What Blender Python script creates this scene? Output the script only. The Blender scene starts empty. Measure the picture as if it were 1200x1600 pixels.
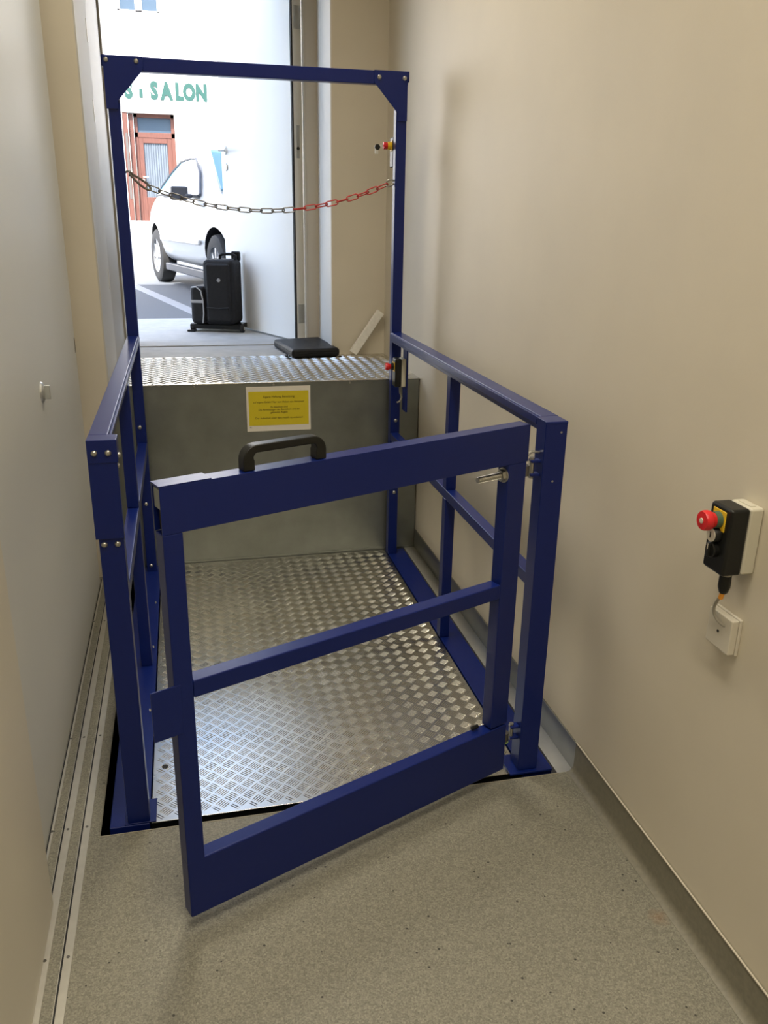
import bpy, bmesh, math, random
from mathutils import Vector, Matrix
random.seed(7)
C = bpy.context.scene.collection
scene = bpy.context.scene
PI = math.pi
R = math.radians

# ------------------------------------------------------------------ camera
cam = bpy.data.cameras.new('camera'); camo = bpy.data.objects.new('camera', cam); C.objects.link(camo)
F_PX, PITCH, YAW, ROLL = 1308.64, R(19.457), R(13.491), R(1.0036)
fwd = Vector((math.sin(YAW)*math.cos(PITCH), math.cos(YAW)*math.cos(PITCH), -math.sin(PITCH)))
rgt = Vector((math.cos(YAW), -math.sin(YAW), 0)); up = rgt.cross(fwd)
r2 = rgt*math.cos(ROLL) + up*math.sin(ROLL); u2 = -rgt*math.sin(ROLL) + up*math.cos(ROLL)
m = Matrix((r2, u2, -fwd)).transposed().to_4x4(); m.translation = Vector((-0.371, -1.9975, 1.6028))
camo.matrix_world = m
cam.sensor_fit = 'VERTICAL'; cam.sensor_height = 24; cam.lens = F_PX/1600*24
cam.clip_start = 0.05; cam.clip_end = 300
scene.camera = camo
# ------------------------------------------------------------------ world, sun, exposure
vs = scene.view_settings
vs.view_transform = 'Standard'; vs.look = 'None'; vs.gamma = 1; vs.use_curve_mapping = False; vs.exposure = 0.0
w = bpy.data.worlds.new('sky'); scene.world = w; w.use_nodes = True
nt = w.node_tree; bg = nt.nodes['Background']
sky = nt.nodes.new('ShaderNodeTexSky'); sky.sky_type = 'NISHITA'; sky.sun_disc = False
sky.sun_elevation = R(50); sky.sun_rotation = R(200); sky.air_density = 1.0; sky.dust_density = 2.5; sky.ozone_density = 1.0
hs = nt.nodes.new('ShaderNodeHueSaturation'); hs.inputs['Saturation'].default_value = .85
nt.links.new(sky.outputs[0], hs.inputs['Color']); nt.links.new(hs.outputs[0], bg.inputs[0]); bg.inputs[1].default_value = 1.15
sun = bpy.data.lights.new('sun', 'SUN'); suno = bpy.data.objects.new('sun', sun); C.objects.link(suno)
sun.energy = 18.0; sun.angle = R(0.6); sun.color = (1, .96, .9)
suno.rotation_euler = Vector((.42, .78, -1.12)).to_track_quat('-Z', 'Y').to_euler()
def area(name, loc, direction, sx, sy, power, col):
    l = bpy.data.lights.new(name, 'AREA'); o = bpy.data.objects.new(name, l); C.objects.link(o)
    l.shape = 'RECTANGLE'; l.size = sx; l.size_y = sy; l.energy = power; l.color = col
    o.location = loc; o.rotation_euler = Vector(direction).to_track_quat('-Z', 'Y').to_euler()
    return l
LAMPS = [(-.1, -1.1, 3.73), (-.1, 1.0, 3.73), (-.1, -3.0, 3.73)]
for i, L in enumerate(LAMPS):
    area('lamp_light', (L[0], L[1], L[2]-.012), (0, 0, -1), .28, 1.1, (21, 19, 27)[i], (1, .92, .76)).spread = R(115)

# ------------------------------------------------------------------ materials
MATS = {}
def mat(name, col, rough=.5, metal=0, noise=0, scale=20, bump=0, bscale=80, coat=0, spec=.5, stretch=None):
    if name in MATS: return MATS[name]
    M = bpy.data.materials.new(name); M.use_nodes = True; t = M.node_tree; b = t.nodes['Principled BSDF']
    b.inputs['Base Color'].default_value = (*col, 1); b.inputs['Roughness'].default_value = rough
    b.inputs['Metallic'].default_value = metal; b.inputs['Specular IOR Level'].default_value = spec
    if coat: b.inputs['Coat Weight'].default_value = coat; b.inputs['Coat Roughness'].default_value = .15
    tc = t.nodes.new('ShaderNodeTexCoord'); src = tc.outputs['Object']
    if stretch:
        mp = t.nodes.new('ShaderNodeMapping'); mp.inputs['Scale'].default_value = stretch
        t.links.new(src, mp.inputs[0]); src = mp.outputs[0]
    if noise:
        n = t.nodes.new('ShaderNodeTexNoise'); n.inputs['Scale'].default_value = scale; n.inputs['Detail'].default_value = 4
        t.links.new(src, n.inputs['Vector'])
        r = t.nodes.new('ShaderNodeMapRange'); r.inputs[1].default_value = .3; r.inputs[2].default_value = .7
        r.inputs[3].default_value = 1-noise; r.inputs[4].default_value = 1+noise
        t.links.new(n.outputs[0], r.inputs[0])
        mx = t.nodes.new('ShaderNodeVectorMath'); mx.operation = 'SCALE'; mx.inputs[0].default_value = col
        t.links.new(r.outputs[0], mx.inputs['Scale']); t.links.new(mx.outputs[0], b.inputs['Base Color'])
        r3 = t.nodes.new('ShaderNodeMapRange'); r3.inputs[1].default_value = .3; r3.inputs[2].default_value = .7
        r3.inputs[3].default_value = rough*(1-noise*.6); r3.inputs[4].default_value = min(1, rough*(1+noise*.6))
        t.links.new(n.outputs[0], r3.inputs[0]); t.links.new(r3.outputs[0], b.inputs['Roughness'])
    if bump:
        n2 = t.nodes.new('ShaderNodeTexNoise'); n2.inputs['Scale'].default_value = bscale; n2.inputs['Detail'].default_value = 3
        t.links.new(src, n2.inputs['Vector'])
        bp = t.nodes.new('ShaderNodeBump'); bp.inputs['Strength'].default_value = bump; bp.inputs['Distance'].default_value = .002
        t.links.new(n2.outputs[0], bp.inputs['Height']); t.links.new(bp.outputs[0], b.inputs['Normal'])
    MATS[name] = M; return M
def vinyl(name, base, dark, light):
    M = bpy.data.materials.new(name); M.use_nodes = True; t = M.node_tree; b = t.nodes['Principled BSDF']
    b.inputs['Roughness'].default_value = .42; b.inputs['Specular IOR Level'].default_value = .4
    tc = t.nodes.new('ShaderNodeTexCoord')
    n1 = t.nodes.new('ShaderNodeTexNoise'); n1.inputs['Scale'].default_value = 260; n1.inputs['Detail'].default_value = 4
    n2 = t.nodes.new('ShaderNodeTexVoronoi'); n2.inputs['Scale'].default_value = 210
    n3 = t.nodes.new('ShaderNodeTexVoronoi'); n3.inputs['Scale'].default_value = 42
    for n in (n1, n2, n3): t.links.new(tc.outputs['Object'], n.inputs['Vector'])
    cr = t.nodes.new('ShaderNodeValToRGB'); e = cr.color_ramp.elements
    e[0].position = .30; e[0].color = (*[c*.80 for c in base], 1); e[1].position = .68; e[1].color = (*light, 1)
    t.links.new(n1.outputs[0], cr.inputs[0])
    sep = t.nodes.new('ShaderNodeSeparateColor'); t.links.new(n2.outputs['Color'], sep.inputs[0])
    mr = t.nodes.new('ShaderNodeMapRange'); mr.inputs[1].default_value = 0; mr.inputs[2].default_value = 1; mr.inputs[3].default_value = .8; mr.inputs[4].default_value = 1.2
    t.links.new(sep.outputs[0], mr.inputs[0])
    sc = t.nodes.new('ShaderNodeVectorMath'); sc.operation = 'SCALE'; t.links.new(cr.outputs[0], sc.inputs[0]); t.links.new(mr.outputs[0], sc.inputs['Scale'])
    # sparse dark chips
    lt = t.nodes.new('ShaderNodeMath'); lt.operation = 'LESS_THAN'; lt.inputs[1].default_value = .13; t.links.new(n3.outputs['Distance'], lt.inputs[0])
    s3 = t.nodes.new('ShaderNodeSeparateColor'); t.links.new(n3.outputs['Color'], s3.inputs[0])
    gt = t.nodes.new('ShaderNodeMath'); gt.operation = 'GREATER_THAN'; gt.inputs[1].default_value = .8; t.links.new(s3.outputs[1], gt.inputs[0])
    mu = t.nodes.new('ShaderNodeMath'); mu.operation = 'MULTIPLY'; t.links.new(lt.outputs[0], mu.inputs[0]); t.links.new(gt.outputs[0], mu.inputs[1])
    mix = t.nodes.new('ShaderNodeMix'); mix.data_type = 'RGBA'
    t.links.new(mu.outputs[0], mix.inputs['Factor']); t.links.new(sc.outputs[0], mix.inputs[6]); mix.inputs[7].default_value = (*dark, 1)
    # a small rust-brown stain near the skirting
    ds = t.nodes.new('ShaderNodeVectorMath'); ds.operation = 'DISTANCE'; ds.inputs[1].default_value = (.672, -.60, 0); t.links.new(tc.outputs['Object'], ds.inputs[0])
    ns = t.nodes.new('ShaderNodeTexNoise'); ns.inputs['Scale'].default_value = 60; t.links.new(tc.outputs['Object'], ns.inputs['Vector'])
    ad = t.nodes.new('ShaderNodeMath'); ad.operation = 'MULTIPLY_ADD'; ad.inputs[1].default_value = .03; t.links.new(ns.outputs[0], ad.inputs[0]); t.links.new(ds.outputs['Value'], ad.inputs[2])
    ms = t.nodes.new('ShaderNodeMapRange'); ms.inputs[1].default_value = .018; ms.inputs[2].default_value = .045; ms.inputs[3].default_value = .4; ms.inputs[4].default_value = 0; t.links.new(ad.outputs[0], ms.inputs[0])
    mx2 = t.nodes.new('ShaderNodeMix'); mx2.data_type = 'RGBA'; t.links.new(ms.outputs[0], mx2.inputs['Factor']); t.links.new(mix.outputs[2], mx2.inputs[6]); mx2.inputs[7].default_value = (.24, .12, .055, 1)
    t.links.new(mx2.outputs[2], b.inputs['Base Color'])
    MATS[name] = M; return M

m_wall = mat('wall_paint', (.63, .575, .465), .55, noise=.03, scale=3, bump=.06, bscale=140)
m_ceil = mat('ceiling_paint', (.75, .73, .68), .8, noise=.02, scale=4)
m_vinyl = vinyl('speckled_vinyl', (.185, .176, .138), (.045, .043, .036), (.265, .252, .20))
m_vinyl_d = mat('skirting_vinyl', (.19, .175, .13), .45, noise=.12, scale=90)
m_panel = mat('sliding_panel_laminate', (.565, .57, .55), .46, noise=.02, scale=2)
m_alu_track = mat('track_aluminium', (.55, .53, .47), .4, metal=.6, noise=.05, scale=30)
m_black = mat('black_rubber', (.012, .012, .013), .6)
m_blue = mat('blue_powder_coat', (.0045, .014, .120), .30, noise=.03, scale=60, bump=.04, bscale=600, spec=.32)
m_alu = mat('tread_aluminium', (.68, .66, .60), .27, metal=1, noise=.10, scale=5)
m_bar = mat('tread_bar_aluminium', (.74, .72, .66), .2, metal=1)
m_galv = mat('galvanised_sheet', (.29, .31, .29), .38, metal=.95, noise=.10, scale=9)
m_zinc = mat('zinc_plated', (.47, .46, .42), .30, metal=.95, noise=.06, scale=60)
m_zinc_d = mat('chain_steel', (.17, .16, .145), .4, metal=.85, noise=.1, scale=120)
m_redp = mat('red_chain_paint', (.45, .03, .025), .45, noise=.08, scale=120)
m_blackp = mat('black_plastic', (.008, .0085, .008), .34, spec=.35)
m_greyp = mat('grey_plastic', (.56, .53, .43), .45)
m_red = mat('red_button', (.62, .015, .02), .35)
m_yel = mat('yellow_plastic', (.75, .48, .02), .4)
m_white = mat('white_plastic', (.60, .56, .47), .45)
m_green = mat('collar_green', (.06, .11, .07), .45)
m_orange = mat('orange_sleeve', (.8, .33, .03), .5)
m_cable = mat('grey_cable', (.33, .31, .26), .5)
m_paper = mat('paper', (.72, .68, .60), .7)
m_ypaper = mat('yellow_paper', (.62, .50, .012), .7)
m_ink = mat('ink', (.03, .025, .01), .8)
m_frame = mat('door_frame_cream', (.54, .49, .40), .4)
m_reveal = mat('reveal_white', (.50, .48, .44), .6)
m_leaf = mat('door_leaf_white', (.92, .92, .90), .4)
m_edge = mat('door_edge_aluminium', (.78, .77, .72), .4, metal=.1)
m_steel = mat('brushed_steel', (.68, .70, .70), .3, metal=.9)
m_conc = mat('concrete', (.42, .425, .42), .8, noise=.10, scale=12, bump=.3, bscale=60)
m_asph = mat('asphalt', (.085, .094, .108), .85, noise=.22, scale=60, bump=.4, bscale=120)
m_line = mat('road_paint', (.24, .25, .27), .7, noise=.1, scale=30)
m_facade = mat('facade_render', (.82, .80, .76), .85, noise=.02, scale=4)
m_facade_w = mat('facade_base', (.70, .68, .66), .8)
m_wood = mat('brown_stained_wood', (.085, .028, .018), .5, noise=.2, scale=8, stretch=(8, 8, .6))
m_glass = mat('window_glass', (.045, .07, .10), .3, spec=.2)
m_curtain = mat('net_curtain', (.085, .105, .13), .8, noise=.06, scale=6)
m_letter = mat('sign_green', (.003, .047, .036), .5)
m_leather = mat('black_leather', (.006, .0065, .008), .5, noise=.1, scale=30, bump=.2, bscale=220, spec=.3)
m_foam = mat('white_foam', (.78, .76, .70), .8, bump=.5, bscale=200, noise=.05, scale=60)
m_bagc = mat('bag_canvas', (.006, .006, .008), .75, noise=.15, scale=60, bump=.4, bscale=350)
m_bagg = mat('bag_piping', (.40, .41, .43), .6)
m_carp = mat('car_silver', (.62, .64, .66), .28, metal=.25, coat=.6)
m_carg = mat('car_glass', (.10, .22, .30), .04, spec=.9)
m_tyre = mat('tyre', (.02, .02, .021), .8)
m_rim = mat('rim_alloy', (.55, .56, .58), .3, metal=.7)
m_mirr = mat('mirror_plastic', (.03, .035, .05), .4)
m_diff = bpy.data.materials.new('lamp_diffuser'); m_diff.use_nodes = True
_b = m_diff.node_tree.nodes['Principled BSDF']; _b.inputs['Base Color'].default_value = (.8, .8, .78, 1)
_b.inputs['Emission Color'].default_value = (1, .83, .62, 1); _b.inputs['Emission Strength'].default_value = 3

# ------------------------------------------------------------------ helpers
ORG = {}
class MB:
    def __init__(s): s.v = []; s.f = []
    def add(s, vs, fs):
        o = len(s.v); s.v += [Vector(p) for p in vs]; s.f += [[i+o for i in f] for f in fs]; return s
    def box(s, x0, x1, y0, y1, z0, z1):
        return s.add([(x0,y0,z0),(x1,y0,z0),(x1,y1,z0),(x0,y1,z0),(x0,y0,z1),(x1,y0,z1),(x1,y1,z1),(x0,y1,z1)],
                     [(0,3,2,1),(4,5,6,7),(0,1,5,4),(1,2,6,5),(2,3,7,6),(3,0,4,7)])
    def prism(s, poly, axis, a, b):
        def P(u, v, t): return {'x': (t, u, v), 'y': (u, t, v), 'z': (u, v, t)}[axis]
        n = len(poly)
        return s.add([P(u, v, a) for u, v in poly]+[P(u, v, b) for u, v in poly],
                     [list(range(n))[::-1], list(range(n, 2*n))]+[(i, (i+1) % n, n+(i+1) % n, n+i) for i in range(n)])
    def cyl(s, p0, p1, r0, r1=None, n=12, cap=True):
        r1 = r0 if r1 is None else r1
        p0 = Vector(p0); p1 = Vector(p1); d = (p1-p0).normalized()
        a = d.orthogonal().normalized(); b = d.cross(a)
        vs = [p0+(a*math.cos(2*PI*i/n)+b*math.sin(2*PI*i/n))*r0 for i in range(n)]+[p1+(a*math.cos(2*PI*i/n)+b*math.sin(2*PI*i/n))*r1 for i in range(n)]
        fs = [(i, (i+1) % n, n+(i+1) % n, n+i) for i in range(n)]
        if cap: fs += [list(range(n))[::-1], list(range(n, 2*n))]
        return s.add(vs, fs)
    def tube(s, pts, r, n=8, closed=False):
        pts = [Vector(p) for p in pts]; k = len(pts); rings = []
        a = None
        for i, p in enumerate(pts):
            q0 = pts[i-1] if (i > 0 or closed) else pts[0]; q1 = pts[(i+1) % k] if (i < k-1 or closed) else pts[-1]
            d = (q1-q0).normalized()
            a = d.orthogonal().normalized() if a is None else (a-d*a.dot(d)).normalized()
            b = d.cross(a); rr = r[i] if isinstance(r, (list, tuple)) else r
            rings.append([p+(a*math.cos(2*PI*j/n)+b*math.sin(2*PI*j/n))*rr for j in range(n)])
        vs = [p for rg in rings for p in rg]; fs = []
        for i in range(k if closed else k-1):
            i2 = (i+1) % k
            for j in range(n): fs.append((i*n+j, i*n+(j+1) % n, i2*n+(j+1) % n, i2*n+j))
        if not closed: fs += [list(range(n))[::-1], list(range((k-1)*n, k*n))]
        return s.add(vs, fs)
    def lathe(s, prof, p, ax, n=24):   # prof: (radius, along)
        p = Vector(p); d = Vector(ax).normalized(); a = d.orthogonal().normalized(); b = d.cross(a)
        vs = []; fs = []
        for r, t in prof:
            vs += [p+d*t+(a*math.cos(2*PI*j/n)+b*math.sin(2*PI*j/n))*max(r, 1e-5) for j in range(n)]
        for i in range(len(prof)-1):
            for j in range(n): fs.append((i*n+j, i*n+(j+1) % n, (i+1)*n+(j+1) % n, (i+1)*n+j))
        return s.add(vs, fs)
    def build(s, name, material, parent=None, bevel=0, seg=2, smooth=False, local=False, subsurf=0, label=None):
        off = Vector((0, 0, 0))
        if parent is not None and not local: off = ORG.get(parent, Vector((0, 0, 0)))
        me = bpy.data.meshes.new(name); me.from_pydata([p-off for p in s.v], [], s.f)
        bm = bmesh.new(); bm.from_mesh(me); bmesh.ops.recalc_face_normals(bm, faces=bm.faces); bm.to_mesh(me); bm.free()
        me.materials.append(material)
        o = bpy.data.objects.new(name, me); C.objects.link(o); o.parent = parent
        ORG[o] = off
        if smooth or bevel: me.shade_smooth()
        if bevel:
            b = o.modifiers.new('bevel', 'BEVEL'); b.width = bevel; b.segments = seg; b.limit_method = 'ANGLE'; b.angle_limit = R(40); b.harden_normals = True
        if subsurf:
            q = o.modifiers.new('subd', 'SUBSURF'); q.levels = subsurf; q.render_levels = subsurf
        if smooth and not bevel and not subsurf: me.set_sharp_from_angle(angle=R(38))
        if label: o['label'] = label
        return o
def BX(*a): return MB().box(*a)
def empty(name, loc=(0, 0, 0), rz=0):
    o = bpy.data.objects.new(name, None); C.objects.link(o); o.location = loc; o.rotation_euler = (0, 0, rz); o.empty_display_size = .1
    ORG[o] = Vector(loc); return o
def tag(o, label, cat, group=None):
    o['label'] = label; o['category'] = cat
    if group: o['group'] = group
    return o
def struct(o, label=None):
    o['kind'] = 'structure'
    if label: o['label'] = label
    return o
def text_mesh(body, size, name, material, parent, M, depth=0.0, align='CENTER', width=1.0, bold=0):
    cu = bpy.data.curves.new('tmp', 'FONT'); cu.body = body; cu.size = size; cu.align_x = align; cu.align_y = 'CENTER'; cu.extrude = depth; cu.offset = bold; cu.resolution_u = 3
    o = bpy.data.objects.new('tmp', cu); C.objects.link(o); bpy.context.view_layer.update()
    me = bpy.data.meshes.new_from_object(o.evaluated_get(bpy.context.evaluated_depsgraph_get()))
    bpy.data.objects.remove(o); bpy.data.curves.remove(cu)
    off = ORG.get(parent, Vector((0, 0, 0))) if parent else Vector((0, 0, 0))
    me.transform(Matrix.Translation(-off) @ M @ Matrix.Diagonal((width, 1, 1, 1)))
    me.materials.clear(); me.materials.append(material); me.name = name
    o = bpy.data.objects.new(name, me); C.objects.link(o); o.parent = parent; ORG[o] = off
    return o
ROT_FACE = Matrix.Rotation(PI/2, 4, 'X')     # text standing upright, read from -Y

# ------------------------------------------------------------------ the setting: room shell
XO0 = -.705
XW = .7226; YB = 2.633; ZL = .872; ZC = 3.8
XPIT0, YPIT = -.674, -.024
fl = MB().box(-1.1, XW+.2, -4.2, YPIT, -.2, 0).box(-1.1, XPIT0, YPIT, YB, -.2, 0)
struct(fl.build('floor', m_vinyl), 'speckled beige grey vinyl floor')
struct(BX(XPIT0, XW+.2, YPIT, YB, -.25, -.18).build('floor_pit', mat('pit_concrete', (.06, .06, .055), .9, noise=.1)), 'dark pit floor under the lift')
struct(BX(XW, XW+.2, -4.2, YB+.67, 0, ZC).build('wall_right', m_wall), 'plain beige painted wall on the right')
struct(MB().box(-1.2, -.93, -4.2, 1.77, 0, ZC).box(-1.2, XO0, 1.77, YB, 0, ZC).build('wall_left', m_wall), 'beige wall behind the sliding panels')
struct(BX(-1.2, XW+.2, -4.4, -4.2, 0, ZC).build('wall_front', m_wall), 'beige wall behind the viewer')
XO1, ZO = .43, 2.92
wb = MB().box(-14, XO0, YB, 3.3, -.2, 8.3).box(XO1, 14, YB, 3.3, -.2, 8.3).box(XO0, XO1, YB, 3.3, ZO, 8.3)
struct(wb.build('wall_back', m_wall), 'beige end wall around the outside doorway')
struct(BX(-1.2, XW+.2, -4.4, YB, ZC, ZC+.2).build('ceiling', m_ceil), 'white ceiling')
# reveals of the doorway
rv = MB().box(XO0, XO0+.006, 1.775, 2.33, ZL+.002, ZO)
struct(rv.build('trim_1', m_reveal), 'pale doorway lining on the left')
struct(BX(XO1-.006, XO1, YB+.001, 3.06, ZL, ZO).build('trim_11', mat('reveal_plaster', (.78, .77, .74), .6)), 'white plastered doorway reveal on the right')
# baseboard with cove
cove = [(XW-.006, 0.1011), (XW, .1011), (XW, 0), (XW-.028, 0), (XW-.028, .001), (XW-.016, .005), (XW-.009, .014), (XW-.007, .025)]
struct(MB().prism(cove, 'y', -4.2, YPIT).build('baseboard_right', m_vinyl_d, smooth=True), 'dark grey vinyl skirting along the right wall')
struct(BX(XW-.008, XW-.004, -4.2, YPIT, .1011, .104).build('trim_2', m_frame), 'pale sealant line above the skirting')
# galvanised ledge and skirting beside the lift
struct(BX(.664, XW, YPIT, 1.862, -.03, .0).build('trim_12', mat('galvanised_ledge', (.55, .54, .50), .42, metal=.7, noise=.06, scale=12), bevel=.001), 'galvanised sheet ledge beside the lift')
struct(BX(XW-.006, XW, YPIT, 1.862, 0, .098).build('baseboard_pit', mat('galvanised_skirting', (.34, .34, .31), .3, metal=.95, noise=.08, scale=12), bevel=.001), 'galvanised sheet skirting beside the lift')
struct(BX(XPIT0-.004, XPIT0, YPIT, 1.8, -.15, .001).build('trim_3', m_vinyl_d), 'dark edge strip along the lift pit')
struct(BX(XPIT0-.004, .664, YPIT-.003, YPIT, -.15, .0012).build('trim_4', mat('edge_strip', (.32, .29, .22), .5)), 'thin edge strip at the front of the lift pit')
# floor tracks of the sliding panels
def track(x0, x1, name, label, y1):
    t = MB().box(x0, x1, -4.2, y1, 0, .003).box(x0-.006, x0-.0045, -4.2, y1, 0, .002)
    o = struct(t.build(name, m_alu_track), label)
    MB().box(x0-.0045, x0-.0005, -4.2, y1, 0, .0006).build('groove', m_black, o)
    for y in (-3.2, -2.3, -1.35, -.42, .02, .46, 1.3):
        MB().cyl(((x0+x1)/2, y, .003), ((x0+x1)/2, y, .0042), .004, n=8).build('screw', m_zinc_d, o)
    return o
track(-.722, -.7035, 'trim_5', 'aluminium floor track nearest the lift', 1.75)
track(-.772, -.753, 'trim_6', 'aluminium floor track in the middle', 1.75)
track(-.806, -.800, 'trim_7', 'narrow aluminium floor track against the panel', 1.75)
# sliding panels
pA = struct(BX(-.851, -.811, -2.6, 1.70, .004, 2.75).build('door_2', m_panel, bevel=.003), 'grey sliding panel with a recessed metal pull')
def lockpull(x, y, z, parent):
    q = MB().lathe([(.0, .010), (.022, .010), (.024, .008), (.030, .0055), (.033, 0)], (x, y, z), (1, 0, 0), 20)
    o = q.build('lock_rosette', m_steel, parent, smooth=True)
    MB().box(x+.008, x+.026, y-.0045, y+.0045, z-.022, z+.022).build('thumb_turn', m_steel, o, bevel=.002)
    return o
lockpull(-.811, .747, 1.07, pA)
BX(-.8112, -.8104, 1.676, 1.692, 1.05, 1.11).build('latch_slot', m_black, pA)
pB = struct(BX(-.797, -.765, -4.1, -.25, .004, 2.75).build('door_3', mat('sliding_panel_beige', (.58, .54, .45), .4, noise=.02, scale=2), bevel=.003), 'beige sliding panel nearest the camera')
struct(BX(-.86, -.69, -4.2, 1.74, 2.76, 2.84).build('trim_8', m_frame, bevel=.004), 'overhead guide rail of the sliding panels')

# ------------------------------------------------------------------ outside doorway: frame and leaf
struct(MB().box(XO0, -.701, 2.33, 3.06, ZL+.002, ZO).box(XO0, -.690, 3.06, 3.20, ZL, ZO).build('trim_13', mat('jamb_tan', (.33, .295, .235), .5)), 'tan lining at the outer left side of the doorway')
fr = MB()
fr.box(.356, XO1, 3.06, 3.20, ZL, ZO).box(.346, .356, 3.05, 3.10, ZL, ZO).box(-.69, .356, 3.06, 3.2, ZO-.07, ZO)
frm = struct(fr.build('trim_9', m_frame, bevel=.003), 'cream door frame of the outside doorway')
for z in (1.30, 2.02, 2.335):
    MB().box(-.7005, -.697, 2.27, 2.30, z-.045, z+.045).build('strike_plate', m_white, frm)
struct(BX(XO0, XO1, 3.02, 3.22, ZL, ZL+.006).build('trim_10', m_conc, bevel=.002), 'flat door threshold')
# leaf: hinge at (.318,3.13); opens outward
hx, hy = .318, 3.115
a_leaf = math.atan2(.93, -.37)
leafE = empty('door_1', (hx, hy, ZL+.012), a_leaf)      # local x along the leaf, local y thickness
struct(leafE, 'white outside door standing open')
MB().box(0.004, .955, -.030, .030, 0, 2.0).build('leaf', m_leaf, leafE, bevel=.002, local=True)
MB().box(-.004, .003, -.030, .024, 0, 2.0).build('edge_profile', m_edge, leafE, bevel=.001, local=True)
MB().box(-.004, .010, .024, .034, 0, 2.0).build('gasket', m_black, leafE, local=True)
for z in (.16, 1.72):
    hg = MB().box(-.007, -.003, -.028, .018, z-.055, z+.055).build('hinge', m_steel, leafE, bevel=.001, local=True)
    for dz in (-.038, -.013, .013, .038):
        MB().cyl((-.007, -.006+(.008 if dz*z > 0 else -.008), z+dz), (-.0085, -.006+(.008 if dz*z > 0 else -.008), z+dz), .004, n=8).build('screw', m_steel, hg, local=True)
MB().box(-.006, -.003, -.012, .010, 1.02, 1.19).build('lock_plate', m_steel, leafE, bevel=.001, local=True)
MB().cyl((-.006, 0, 1.07), (-.0075, 0, 1.07), .009, n=12).build('keyhole', m_black, leafE, local=True)
MB().box(-.006, -.003, -.010, .008, 1.32, 1.40).build('bolt_plate', m_edge, leafE, bevel=.001, local=True)
hd = MB().lathe([(0, .014), (.024, .012), (.026, 0)], (.885, .030, 1.10), (0, 1, 0), 18)
hd.tube([(.885, .03, 1.10), (.885, .075, 1.10), (.87, .085, 1.10), (.765, .085, 1.10)], .0095)
hd.build('lever_handle', m_steel, leafE, smooth=True, local=True)
MB().lathe([(0, .010), (.022, .009), (.025, 0)], (.885, .030, 1.00), (0, 1, 0), 16).build('lock_cylinder', m_steel, leafE, smooth=True, local=True)

# ------------------------------------------------------------------ ceiling lamps (above the picture)
for i, L in enumerate(LAMPS):
    e = empty('ceiling_light', (L[0], L[1], L[2]))
    tag(e, ['long white ceiling lamp above the viewer', 'long white ceiling lamp above the lift platform', 'long white ceiling lamp at the rear of the room'][i], 'lamp', 'ceiling lamps')
    BX(L[0]-.16, L[0]+.16, L[1]-.6, L[1]+.6, L[2]+.012, ZC).build('housing', m_white, e, bevel=.006)
    BX(L[0]-.15, L[0]+.15, L[1]-.58, L[1]+.58, L[2], L[2]+.012).build('diffuser', m_diff, e)

# ------------------------------------------------------------------ tread plate pattern
def tread(x0, x1, y0, y1, z, s=.037, bl=.033, bw=.0035, bh=.0015, gap=.0070):
    q = s/math.sqrt(2); V = []; Fc = []; mb = MB()
    nx = int((x1-x0)/q)+1; ny = int((y1-y0)/q)+1
    for i in range(nx):
        for j in range(ny):
            if (i+j) % 2: continue
            cx, cy = x0+q*(i+.4), y0+q*(j+.4); sg = 1 if i % 2 else -1
            dx, dy = math.cos(sg*PI/4), math.sin(sg*PI/4); px, py = -dy, dx
            for k in range(-2, 3):
                bx, by = cx+px*k*gap, cy+py*k*gap; h = bl/2
                if not (x0+h*.72 < bx < x1-h*.72 and y0+h*.72 < by < y1-h*.72): continue
                def P(u, v, zz): return (bx+dx*u+px*v, by+dy*u+py*v, z+zz)
                o = len(V)
                V.extend([P(-h,0,0), P(-h*.62,-bw/2,0), P(h*.62,-bw/2,0), P(h,0,0), P(h*.62,bw/2,0), P(-h*.62,bw/2,0), P(-h*.55,0,bh), P(h*.55,0,bh)])
                Fc.extend([(o,o+1,o+6), (o+1,o+2,o+7,o+6), (o+2,o+3,o+7), (o+3,o+4,o+7), (o+4,o+5,o+6,o+7), (o+5,o,o+6)])
    mb.v = [Vector(p) for p in V]; mb.f = [list(f) for f in Fc]
    return mb

# ------------------------------------------------------------------ steel landing step
lb = empty('landing_step', (0, 1.8655, 0))
tag(lb, 'galvanised steel landing step with tread plate top in front of the doorway', 'step')
BX(-.70, .7176, 1.8655, 1.872, -.15, .868).build('front_panel', m_galv, lb, bevel=.0015)
BX(.7146, .7186, 1.873, YB-.001, 0, .868).build('side_panel', m_galv, lb)
BX(-.70, .7176, 1.8625, 1.8655, -.02, .012).build('bottom_flange', m_galv, lb)
tp = BX(-.704, .7210, 1.862, YB-.001, .8685, .872).build('tread_plate', m_alu, lb, bevel=.001)
t = tread(-.70, .715, 1.868, YB-.004, .872).build('tread_bars', m_bar, tp); t['kind'] = 'stuff'
for x in (-.34, .02, .38):
    MB().lathe([(0, .003), (.004, .0025), (.006, 0)], (x, 1.8655, .858), (0, -1, 0), 10).build('screw', m_zinc, lb, smooth=True)

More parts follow.
